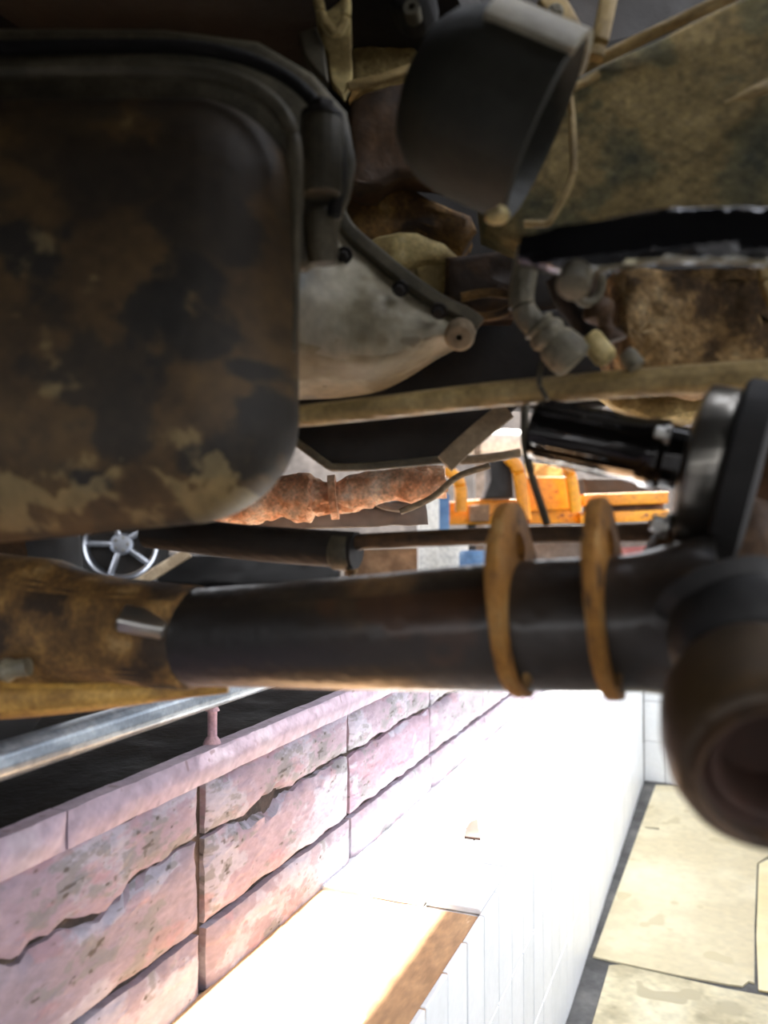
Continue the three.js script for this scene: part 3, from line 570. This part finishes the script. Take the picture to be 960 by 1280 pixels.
// black canister with pale band
{
  const d = 0.80, c1 = K(679, 168, d), c0 = K(570, 121, d + 0.011), dir = c1.clone().sub(c0), L = dir.length(); dir.normalize();
  const R = 114 / F * d;
  const a = c0.clone(), t = thing('canister', 'large black open ended canister with a pale band on its top, upper middle', 'canister', a);
  part(t, 'shell', lathe([[0.01, -0.046], [R * 0.4, -0.044], [R * 0.66, -0.036], [R * 0.85, -0.02], [R * 0.96, 0.0], [R, 0.022], [R, L * 0.5], [R, L], [R - 0.006, L + 0.002], [R - 0.009, L - 0.004], [R - 0.01, 0.03], [0.01, 0.03]], c0, dir, 72, 0.8), M.canister);
  // band: part of a ring round the upper flank
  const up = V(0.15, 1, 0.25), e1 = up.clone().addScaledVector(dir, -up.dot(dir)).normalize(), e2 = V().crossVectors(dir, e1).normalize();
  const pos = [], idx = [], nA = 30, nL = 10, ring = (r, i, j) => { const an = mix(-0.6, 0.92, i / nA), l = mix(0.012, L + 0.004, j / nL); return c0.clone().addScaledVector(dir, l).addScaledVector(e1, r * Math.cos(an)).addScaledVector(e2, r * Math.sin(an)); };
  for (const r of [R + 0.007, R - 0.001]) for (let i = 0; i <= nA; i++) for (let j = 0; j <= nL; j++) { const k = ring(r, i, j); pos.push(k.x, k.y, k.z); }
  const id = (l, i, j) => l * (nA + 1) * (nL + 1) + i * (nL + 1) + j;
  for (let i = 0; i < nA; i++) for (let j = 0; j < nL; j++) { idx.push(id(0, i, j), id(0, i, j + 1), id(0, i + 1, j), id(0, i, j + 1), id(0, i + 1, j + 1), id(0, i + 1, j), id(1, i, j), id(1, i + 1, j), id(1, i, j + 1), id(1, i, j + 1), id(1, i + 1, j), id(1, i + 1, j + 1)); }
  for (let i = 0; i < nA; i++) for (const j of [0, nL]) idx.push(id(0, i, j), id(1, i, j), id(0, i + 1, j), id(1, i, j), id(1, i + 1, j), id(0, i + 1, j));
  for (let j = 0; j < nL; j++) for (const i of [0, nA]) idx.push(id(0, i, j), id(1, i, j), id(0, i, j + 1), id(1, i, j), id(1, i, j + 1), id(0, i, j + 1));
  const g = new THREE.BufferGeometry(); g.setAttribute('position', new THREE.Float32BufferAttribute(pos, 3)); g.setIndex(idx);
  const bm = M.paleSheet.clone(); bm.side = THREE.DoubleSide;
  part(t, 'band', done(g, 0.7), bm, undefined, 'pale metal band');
  part(t, 'lug', blob(K(622, 270, d - 0.05), 0.012, 0.008, 0.012, 0.004, 60, 6), M.yellowDust);
}

// frame rail
{
  const a = K(800, 160, 0.95), t = thing('frame_rail', 'wide olive and brown stained frame rail at the upper right', 'chassis', a);
  const out = [[600, 150], [690, 108], [760, 70], [915, -4], [1060, -70], [1060, 306], [840, 304], [650, 300], [610, 280]];
  part(t, 'web', plate(out, 0.97, 0.06, { bev: 0.006, tess: 0.05, amp: 0.004, freq: 12, slant: [700, -0.35] }), M.rail);
  part(t, 'upper_edge', sweep([[690, 106], [760, 69], [915, -5], [1060, -72]].map(([u, v], i) => K(u, v, [0.98, 0.95, 0.88, 0.82][i])), 0.006, { seg: 30, rad: 12, flat: 1.4 }), M.paleRod, undefined, 'paler folded edge');
  part(t, 'crease', sweep([[905, 128], [935, 118], [975, 100]].map(([u, v]) => K(u, v, 0.879)), (x) => 0.0008 + 0.006 * sstep(0, 0.6, x), { seg: 14, rad: 10 }), M.paleRod);
}
{
  const a = K(714, 200, 0.87), t = thing('brake_line', 'thin bent olive metal line in front of the frame rail', 'pipe', a);
  part(t, 'line', sweep([[748, 92], [728, 104], [712, 114], [715, 150], [717, 212], [708, 240], [686, 278], [655, 280]].map(([u, v]) => K(u, v, 0.9)), 0.0042, { seg: 80, rad: 10, tension: 0.2 }), M.paleRod);
}
{
  const a = K(756, 30, 0.9), t = thing('upright_strut', 'narrow olive strut rising beside the rail at the top', 'strut', a);
  part(t, 'strut', sweep([[744, 72], [752, 40], [766, -30]].map(([u, v]) => K(u, v, 0.9)), 0.009, { seg: 10, rad: 16, flat: 1, square: 4 }), M.paleRod);
}
{
  const a = K(712, 20, 0.92), t = thing('hose_clip', 'small olive folded clip at the top edge above the canister band', 'bracket', a);
  part(t, 'clip', plate([[676, -12], [712, -14], [732, 22], [724, 40], [706, 32], [694, 14]], 0.92, 0.012, { bev: 0.003 }), M.paleRod);
  part(t, 'bolt', bolt(K(694, 16, 0.918), V(0, 0, 1), 0.006, 0.01), M.hose);
}

// glossy black bar
{
  const a = K(800, 300, 0.68), t = thing('glossy_bar', 'glossy black bent bar running from the right border, below the frame rail', 'bar', a);
  const P = [[652, 314], [690, 316], [735, 312], [785, 303], [832, 296], [880, 296], [1000, 298]].map(([u, v], i) => K(u, v, [0.74, 0.73, 0.72, 0.71, 0.70, 0.69, 0.66][i]));
  part(t, 'bar', sweep(P, (x) => 0.019 * (0.62 + 0.38 * sstep(0, 0.18, x)) * (1 + 0.08 * x), { seg: 80, rad: 96, square: 7, flat: 0.9, crease: 1.2 }), M.gloss);
  part(t, 'end_boss', lathe([[0, 0], [0.012, 0], [0.014, 0.005], [0.014, 0.022], [0, 0.026]], K(722, 338, 0.715), V(-0.3, -0.8, 0.5), 24), M.hose, undefined, 'pale end boss');
}
// hoses
{
  const a = K(670, 380, 0.86), t = thing('elbow_pipe', 'grey elbow pipe with ringed joint hanging under the glossy bar', 'pipe', a);
  part(t, 'pipe', sweep([[662, 310], [656, 340], [652, 378], [664, 402], [684, 420], [704, 440]].map(([u, v]) => K(u, v, 0.88)), 0.0135, { seg: 50, rad: 22 }), M.hose);
  const j0 = K(670, 404, 0.88), jd = K(706, 440, 0.88).sub(j0);
  part(t, 'ringed_joint', lathe([[0, 0], [0.016, 0], [0.019, 0.004], [0.016, 0.008], [0.020, 0.012], [0.021, 0.018], [0.018, 0.024], [0.022, 0.03], [0.0235, 0.045], [0.022, 0.056], [0.015, 0.06], [0, 0.06]], j0, jd, 32, 0.7), M.hose);
  part(t, 'drop_wire', sweep([[678, 452], [674, 478], [684, 500]].map(([u, v]) => K(u, v, 0.9)), 0.003, { seg: 14, rad: 8 }), M.greyDark);
}
{
  const a = K(750, 400, 0.9), t = thing('rusty_linkage', 'rusty brown jointed link between elbow pipe and mud caked casting', 'linkage', a);
  part(t, 'link', sweep([[722, 340], [736, 366], [752, 396], [760, 415], [764, 428]].map(([u, v]) => K(u, v, 0.91)), (x) => 0.013 + 0.005 * Math.sin(x * 14), { seg: 40, rad: 16 }), M.brownDark);
  part(t, 'link', sweep([[700, 345], [712, 372], [735, 405], [745, 440]].map(([u, v]) => K(u, v, 0.95)), 0.018, { seg: 24, rad: 16 }), M.black);
  part(t, 'ring', new THREE.TorusGeometry(0.017, 0.005, 12, 28).rotateX(0.4).rotateY(0.5).translate(...K(736, 358, 0.885).toArray()), M.hose);
  part(t, 'fitting', lathe([[0, 0], [0.011, 0], [0.013, 0.006], [0.013, 0.03], [0.009, 0.036], [0, 0.036]], K(735, 420, 0.9), V(0.6, -0.8, 0.1), 24), M.yellowDust);
  part(t, 'fitting', lathe([[0, 0], [0.008, 0], [0.010, 0.006], [0.010, 0.02], [0, 0.024]], K(782, 440, 0.88), V(0.5, -0.8, 0.2), 24), M.hose);
}
// mud-caked casting
{
  const a = K(860, 400, 0.95), t = thing('mud_casting', 'rough brown mud caked casting under the glossy bar at right', 'suspension part', a);
  let g = plate([[775, 332], [860, 330], [1060, 330], [1070, 470], [900, 478], [800, 470], [778, 420]], 0.93, 0.14, { bev: 0.02, tess: 0.014, seg: 2 });
  const p = g.attributes.position;
  for (let i = 0; i < p.count; i++) { const x = p.getX(i), y = p.getY(i), z = p.getZ(i); const r = 0.006 * (1 - 2 * Math.abs(n3(x * 70, y * 90, z * 70))) + 0.008 * n3(x * 25, y * 25, z * 25); p.setXYZ(i, x + r * 0.3, y + r * 0.4, z + r); }
  part(t, 'casting', done(g, 1.2), M.bark);
  part(t, 'edge', sweep([[952, 322], [955, 350], [966, 382]].map(([u, v]) => K(u, v, 0.9)), 0.006, { seg: 14, rad: 10 }), M.paleRod);
}
// pale rod
{
  const a = K(640, 490, 0.95), t = thing('drag_link', 'long straight tan rod rising slightly to the right across the middle', 'rod', a);
  part(t, 'rod', sweep([[330, 525], [480, 509], [600, 495], [700, 486], [800, 478], [900, 472], [1010, 466]].map(([u, v], i) => K(u, v, mix(1.0, 0.84, i / 6))), (x) => mix(0.0128, 0.0165, x), { seg: 60, rad: 26 }), M.paleRod);
}
// black panel with braces
{
  const a = K(520, 540, 1.18), t = thing('belly_panel', 'black panel behind the tan rod with a pale diagonal brace', 'chassis', a);
  part(t, 'panel', plate([[330, 470], [470, 440], [600, 395], [720, 380], [764, 470], [760, 506], [690, 512], [648, 508], [566, 574], [470, 584], [416, 586], [362, 545], [330, 540]], 1.16, 0.05, { bev: 0.008, holes: [[547, 560, 0.006], [416, 574, 0.006]] }), M.black);
  part(t, 'lower_edge', sweep([[362, 546], [414, 584], [470, 583], [568, 573]].map(([u, v]) => K(u, v, 1.155)), 0.006, { seg: 40, rad: 10, tension: 0.1 }), M.greyDark);
  part(t, 'brace', sweep([[556, 580], [590, 548], [634, 512]].map(([u, v]) => K(u, v, 1.12)), 0.0135, { seg: 10, rad: 20, square: 4, flat: 0.5, crease: 0.5 }), M.beige, undefined, 'pale diagonal brace');
  part(t, 'brace', sweep([[556, 576], [600, 574], [650, 566]].map(([u, v]) => K(u, v, 1.13)), 0.006, { seg: 10, rad: 14 }), M.beige);
}
// yellow dusty casting behind rod
{
  const a = K(830, 500, 1.0), t = thing('dusty_casting', 'pale yellow dusty lumpy casting peeking out below the tan rod', 'engine part', a);
  part(t, 'casting', plate([[752, 470], [1000, 455], [1000, 520], [930, 530], [880, 522], [820, 528], [790, 518], [766, 500]], 1.09, 0.06, { bev: 0.016, tess: 0.025, amp: 0.008, freq: 30 }), M.yellowDust);
}

// drive shaft with flange
{
  const p0 = K(668, 536, 0.855), p1 = K(846, 572, 0.80), dir = p1.clone().sub(p0), L = dir.length(); dir.normalize();
  const a = p1.clone(), t = thing('drive_shaft', 'glossy black steel shaft ending in a broad steel disc, right of the ears', 'shaft', a);
  const prof = [[0, 0.0], [0.028, 0.0]];
  prof.push([0.030, 0.003], [0.0305, L * 0.5], [0.0315, L - 0.034], [0.034, L - 0.028], [0.0345, L - 0.014], [0.031, L - 0.009], [0.031, L + 0.01]);
  part(t, 'shaft', lathe(prof, p0, dir, 48, 0.5), M.steelDark);
  for (let i = 0; i < 12; i++) {                            // long shallow ridges along the shaft
    const an = i / 12 * Math.PI * 2, e1 = V(0, 1, 0).addScaledVector(dir, -dir.y).normalize(), e2 = V().crossVectors(dir, e1), off = e1.multiplyScalar(0.0304 * Math.cos(an)).addScaledVector(e2, 0.0304 * Math.sin(an));
    part(t, 'ridge', sweep([p0.clone().addScaledVector(dir, 0.008).add(off), p0.clone().addScaledVector(dir, L * 0.62).add(off)], (x) => 0.0022 * Math.min(1, 8 * (1 - x) + 0.1), { seg: 12, rad: 8 }), M.steelDark);
  }
  const q = K(862, 578, 0.79);
  part(t, 'disc', lathe([[0.0, -0.004], [0.045, -0.004], [0.066, 0.0], [0.074, 0.004], [0.075, 0.008], [0.075, 0.030], [0.073, 0.034], [0, 0.034]], q, dir, 80, 0.5), M.steel, undefined, 'bright steel disc');
  part(t, 'backing_disc', lathe([[0, 0.032], [0.082, 0.032], [0.086, 0.036], [0.086, 0.058], [0.07, 0.062], [0, 0.063]], q, dir, 80, 0.5), M.rubber, undefined, 'black backing disc');
  part(t, 'bolt', bolt(K(838, 544, 0.765), dir.clone().multiplyScalar(-1), 0.006, 0.014), M.steelBright);
  part(t, 'bolt', bolt(K(836, 658, 0.765), dir.clone().multiplyScalar(-1), 0.008, 0.016), M.steelBright);
}
// dangling strap
{
  const a = K(660, 560, 0.9), t = thing('cable', 'thin grey cable hanging down over the orange frame', 'cable', a);
  part(t, 'cable', sweep([[656, 508], [656, 550], [664, 592], [676, 630], [684, 656]].map(([u, v]) => K(u, v, 0.93)), 0.0045, { seg: 40, rad: 12 }), M.greyDark);
}
// tie rod
{
  const a = K(500, 680, 1.05), t = thing('tie_rod', 'slim tie rod with a thick black adjusting sleeve above the axle', 'rod', a);
  const Pt = (u, v) => KS(u, v, 0.985);
  part(t, 'rod', sweep([Pt(380, 681), Pt(560, 672), Pt(700, 668), Pt(865, 664)], 0.0105, { seg: 24, rad: 20 }), M.brownDark);
  part(t, 'sleeve', sweep([Pt(186, 664), Pt(240, 670), Pt(320, 679), Pt(446, 688)], 0.024, { seg: 30, rad: 28 }), M.black, undefined, 'thick black sleeve');
  const c0 = Pt(418, 688), c1 = Pt(446, 690), dd = c1.clone().sub(c0);
  part(t, 'clamp', lathe([[0.018, 0], [0.024, 0], [0.0255, 0.003], [0.0255, 0.024], [0.024, 0.027], [0.010, 0.027]], c0, dd, 32), M.greyDark);
  part(t, 'clamp_bolt', bolt(Pt(440, 712).add(V(0, 0, 0.01)), V(0.1, -1, 0.1), 0.005, 0.014), M.rustOchre);
}
// front tyre of the vehicle, left
{
  const R = 0.30, c = V(-1.06, YG + R, Z(0.80)), t = wthing('truck_wheel', 'black tyred wheel of the vehicle beyond the pipe rail, at the left border', 'wheel', V(-1.06, YG, Z(0.8)));
  part(t, 'tyre', lathe([[0.18, -0.085], [0.22, -0.1], [R - 0.03, -0.1], [R - 0.006, -0.085], [R, -0.05], [R, 0.05], [R - 0.006, 0.085], [R - 0.03, 0.1], [0.22, 0.1], [0.18, 0.085]], c, V(1, 0, 0), 64, 0.6), M.rubber);
  part(t, 'wheel', lathe([[0, -0.03], [0.1, -0.02], [0.15, 0.02], [0.18, 0.085], [0.186, 0.085], [0.186, -0.085], [0.17, -0.085], [0, -0.06]], c, V(1, 0, 0), 48, 0.5), M.brownDark);
}
// exhaust
{
  const a = K(430, 620, 1.35), t = thing('exhaust_pipe', 'flaking rust orange exhaust pipe behind the lower corner of the oil pan', 'pipe', a);
  const g = sweep([[230, 650], [300, 628], [350, 622], [420, 622], [480, 608], [556, 602]].map(([u, v]) => K(u, v, 1.36)), (x) => (x < 0.5 ? 0.037 : 0.028) + 0.003 * Math.sin(x * 30), { seg: 90, rad: 30 });
  part(t, 'pipe', warp2(g, 0.006, 60), M.exhaust);
  part(t, 'flange', lathe([[0.02, 0], [0.036, 0], [0.036, 0.012], [0.02, 0.012]], K(412, 622, 1.345), V(1, 0.1, 0), 32), M.exhaust);
  part(t, 'hanger', sweep([[500, 640], [540, 622], [572, 596], [612, 582]].map(([u, v]) => K(u, v, 1.3)), 0.005, { seg: 24, rad: 8 }), M.beige);
}
{
  const a = K(470, 640, 1.5), t = thing('heat_shield', 'dull grey pink sheet below the exhaust pipe', 'shield', a);
  part(t, 'sheet', plate([[300, 645], [380, 636], [450, 632], [530, 622], [536, 655], [440, 660], [300, 664]], 1.46, 0.012, { bev: 0.003, tess: 0.03, amp: 0.006, freq: 30 }), M.greyP);
  part(t, 'rib', sweep([[460, 618], [480, 632], [512, 634], [530, 616]].map(([u, v]) => K(u, v, 1.45)), 0.008, { seg: 20, rad: 10 }), M.greyP);
}

// ---------------------------------------------------------------- beyond the vehicle
const legY = (u, d) => VH + F * 0.376 / d;                  // pixel row of the ground at distance d
{
  const d = 6.2, a = K(690, legY(690, d), d), t = thing('orange_machine', 'bright orange steel machine frame standing in daylight beyond the axle', 'machine', a);
  const q = (px, z, thick, m, name = 'panel') => part(t, name, plate(px, d + z, thick, { bev: 0.006 }), m);
  q([[556, 628], [600, 624], [724, 626], [724, 654], [640, 655], [560, 656]], 0.1, 0.3, M.orange, 'base_channel');
  q([[660, 596], [716, 596], [716, 636], [660, 640]], 0.05, 0.12, M.orange, 'panel');
  part(t, 'post', sweep([K(556, 585, d), K(574, 604, d), K(576, 640, d)], 0.045, { seg: 20, rad: 16, square: 4 }), M.orange);
  part(t, 'post', sweep([K(636, 572, d - 0.1), K(648, 590, d - 0.1), K(656, 650, d - 0.1)], 0.045, { seg: 20, rad: 16, square: 4 }), M.orange);
  part(t, 'post', sweep([K(706, 572, d - 0.1), K(714, 600, d - 0.1), K(720, 640, d - 0.1)], 0.04, { seg: 20, rad: 16, square: 4 }), M.orange);
  q([[730, 618], [836, 614], [836, 629], [730, 633]], 0.0, 0.2, M.orange, 'upper_rail');
  q([[726, 641], [836, 637], [836, 651], [726, 655]], 0.0, 0.2, M.orange, 'lower_rail');
  q([[734, 633], [830, 629], [830, 640], [734, 643]], 0.12, 0.1, M.brownDark, 'gap_strip');
  q([[730, 598], [800, 598], [836, 604], [836, 616], [734, 618]], 0.25, 0.3, M.black, 'engine_cover');
  q([[612, 574], [640, 574], [642, 622], [606, 622], [614, 600]], -0.05, 0.3, M.black, 'motor');
  q([[586, 632], [612, 630], [612, 652], [588, 652]], 0.02, 0.1, M.wood, 'side_plate');
  q([[660, 578], [704, 578], [704, 600], [664, 600]], 0.2, 0.15, M.yellowDust, 'tank');
  for (const u of [590, 640, 754, 820]) part(t, 'leg', plate([[u - 5, 652], [u + 5, 652], [u + 5, legY(u, d)], [u - 5, legY(u, d)]], d + 0.12, 0.1, { bev: 0.01 }), M.black);
}
{
  const d = 7.6, t = thing('white_tank', 'white rounded tank glimpsed below the tan rod, above the orange frame', 'tank', K(632, legY(632, d), d));
  part(t, 'tank', sweep([K(570, 556, d), K(632, 552, d), K(720, 560, d)], 0.11, { seg: 20, rad: 24 }), M.whiteP);
  part(t, 'cap', lathe([[0, 0], [0.1, 0], [0.112, 0.02], [0.112, 0.06], [0, 0.06]], K(592, 554, d - 0.02), V(1, 0, 0.1), 28), M.greyP);
  for (const u of [600, 690]) part(t, 'stand', plate([[u - 6, 560], [u + 6, 560], [u + 6, legY(u, d)], [u - 6, legY(u, d)]], d, 0.1, { bev: 0.01 }), M.greyP);
}
{
  const d = 5.9, t = thing('carton', 'white carton with a blue side standing left of the orange frame', 'box', K(545, legY(545, d), d));
  part(t, 'carton', plate([[524, 618], [549, 616], [549, legY(0, d)], [524, legY(0, d)]], d, 0.3, { bev: 0.01 }), M.whiteP);
  part(t, 'side', plate([[548, 616], [562, 618], [562, legY(0, d)], [548, legY(0, d)]], d + 0.02, 0.28, { bev: 0.01 }), M.blueP, undefined, 'blue side');
}
{
  const d = 7, t = thing('timber_beam', 'brown and pale timber beam lying behind the tie rod', 'beam', K(500, legY(500, d), d));
  part(t, 'beam', plate([[430, 684], [556, 680], [556, legY(0, d)], [430, legY(0, d)]], d, 0.3, { bev: 0.01 }), M.wood);
  part(t, 'cap_board', plate([[428, 676], [556, 674], [556, 684], [428, 687]], d - 0.03, 0.35, { bev: 0.01 }), M.whiteP);
}
{
  const d = 5.6, t = thing('white_bucket', 'white bucket behind the tie rod, just left of the first ear', 'bucket', K(566, legY(566, d), d));
  const b = K(566, legY(0, d), d);
  part(t, 'body', lathe([[0, 0], [0.085, 0], [0.1, 0.2], [0.108, 0.33], [0.1, 0.33], [0.08, 0.02], [0, 0.02]], b, V(0, 1, 0), 32), M.whiteP);
  part(t, 'rim', lathe([[0.1, 0.3], [0.115, 0.305], [0.115, 0.33], [0.1, 0.335]], b, V(0, 1, 0), 32), M.whiteP);
}
{
  const d = 5.2, t = thing('blue_drum', 'blue drum standing behind the left ear of the axle', 'drum', K(594, legY(594, d), d));
  part(t, 'drum', lathe([[0, 0], [0.09, 0], [0.1, 0.02], [0.098, 0.1], [0.104, 0.11], [0.098, 0.12], [0.1, 0.24], [0.09, 0.26], [0, 0.26]], K(594, legY(0, d), d), V(0, 1, 0), 32), M.blueP);
}
{
  const d = 5.9, t = thing('dark_filler', 'added low dark sleeper on the ground below the black sleeve of the tie rod', 'beam', K(310, legY(310, d), d));
  part(t, 'filler', plate([[196, 694], [424, 698], [424, legY(0, d)], [196, legY(0, d)]], d, 0.25, { bev: 0.012, tess: 0.1, amp: 0.008, freq: 9 }), M.deepBlack);  // added dark bar that only darkens this stretch of ground
}
{
  const d = 7, t = thing('stone_curb', 'grey curb with pinkish red patches low behind the two ears', 'curb', K(750, legY(750, d), d));
  part(t, 'curb', plate([[650, 664], [870, 662], [870, legY(0, d)], [650, legY(0, d)]], d + 0.2, 0.3, { bev: 0.02, tess: 0.1, amp: 0.02, freq: 5 }), M.greyP);
  part(t, 'red_patch', plate([[756, 686], [826, 682], [826, 706], [760, 708]], d + 0.1, 0.12, { bev: 0.01 }), M.pinkRed, undefined, 'pinkish red block');
  part(t, 'pale_strip', plate([[660, 660], [860, 658], [860, 665], [660, 668]], d + 0.1, 0.3, { bev: 0.01 }), M.whiteP);
}
{
  const d = 5.4, R = 0.30, c = K(152, legY(152, d) , d).add(V(0, R, 0)), t = thing('alloy_wheel', 'silver spoked alloy wheel of a car standing behind, under the oil pan', 'wheel', c.clone().add(V(0, -R, 0)));
  const dir = V(0.25, 0, 1).normalize();
  part(t, 'tyre', lathe([[0.235, -0.1], [0.25, -0.11], [0.28, -0.105], [R, -0.08], [R, 0.07], [0.285, 0.1], [0.25, 0.105], [0.235, 0.09]], c, dir, 56, 0.6), M.rubber);
  const rim = part(t, 'rim', lathe([[0.205, -0.09], [0.235, -0.09], [0.235, 0.088], [0.226, 0.096], [0.214, 0.088], [0.205, 0.04]], c, dir, 56, 0.6), M.alloy);
  const qd = new THREE.Quaternion().setFromUnitVectors(V(0, 0, 1), dir);
  for (let i = 0; i < 5; i++) {
    const g = new RoundedBoxGeometry(0.036, 0.19, 0.035, 2, 0.012); g.translate(0, 0.12, 0.05); g.rotateZ(i * Math.PI * 2 / 5 + 0.3); g.applyQuaternion(qd); g.translate(c.x, c.y, c.z); g.deleteAttribute('uv');
    part(t, 'spoke', done(g), M.alloy);
  }
  part(t, 'hub', lathe([[0, -0.02], [0.07, -0.02], [0.07, 0.06], [0.055, 0.075], [0, 0.08]], c, dir, 32), M.alloy);
  for (let i = 0; i < 5; i++) { const an = i * Math.PI * 2 / 5, o = V(0.042 * Math.cos(an), 0.042 * Math.sin(an), 0.07).applyQuaternion(qd).add(c); part(t, 'lug_nut', lathe([[0, 0], [0.011, 0], [0.011, 0.018], [0.008, 0.024], [0, 0.024]], o, dir, 6, 0.3), M.steelBright); }
  part(t, 'brake_drum', lathe([[0, -0.06], [0.2, -0.06], [0.2, -0.02], [0, -0.02]], c, dir, 40), M.black);
}
{
  const d = 4.6, t = thing('plank', 'short pale plank leaning beside the silver wheel', 'plank', K(142, 751, d));
  part(t, 'plank', sweep([K(142, 749, d), K(236, 690, d)], 0.03, { seg: 4, rad: 16, square: 5, flat: 0.5, crease: 0.5 }), M.beige);
}
// the car that the silver wheel belongs to, in the shade behind the pan
{
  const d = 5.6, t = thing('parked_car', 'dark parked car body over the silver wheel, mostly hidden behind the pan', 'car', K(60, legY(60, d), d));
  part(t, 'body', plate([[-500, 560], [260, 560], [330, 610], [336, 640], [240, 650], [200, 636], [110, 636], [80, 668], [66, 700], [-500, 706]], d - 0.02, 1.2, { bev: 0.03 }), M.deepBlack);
}

renderer.render(scene, camera);
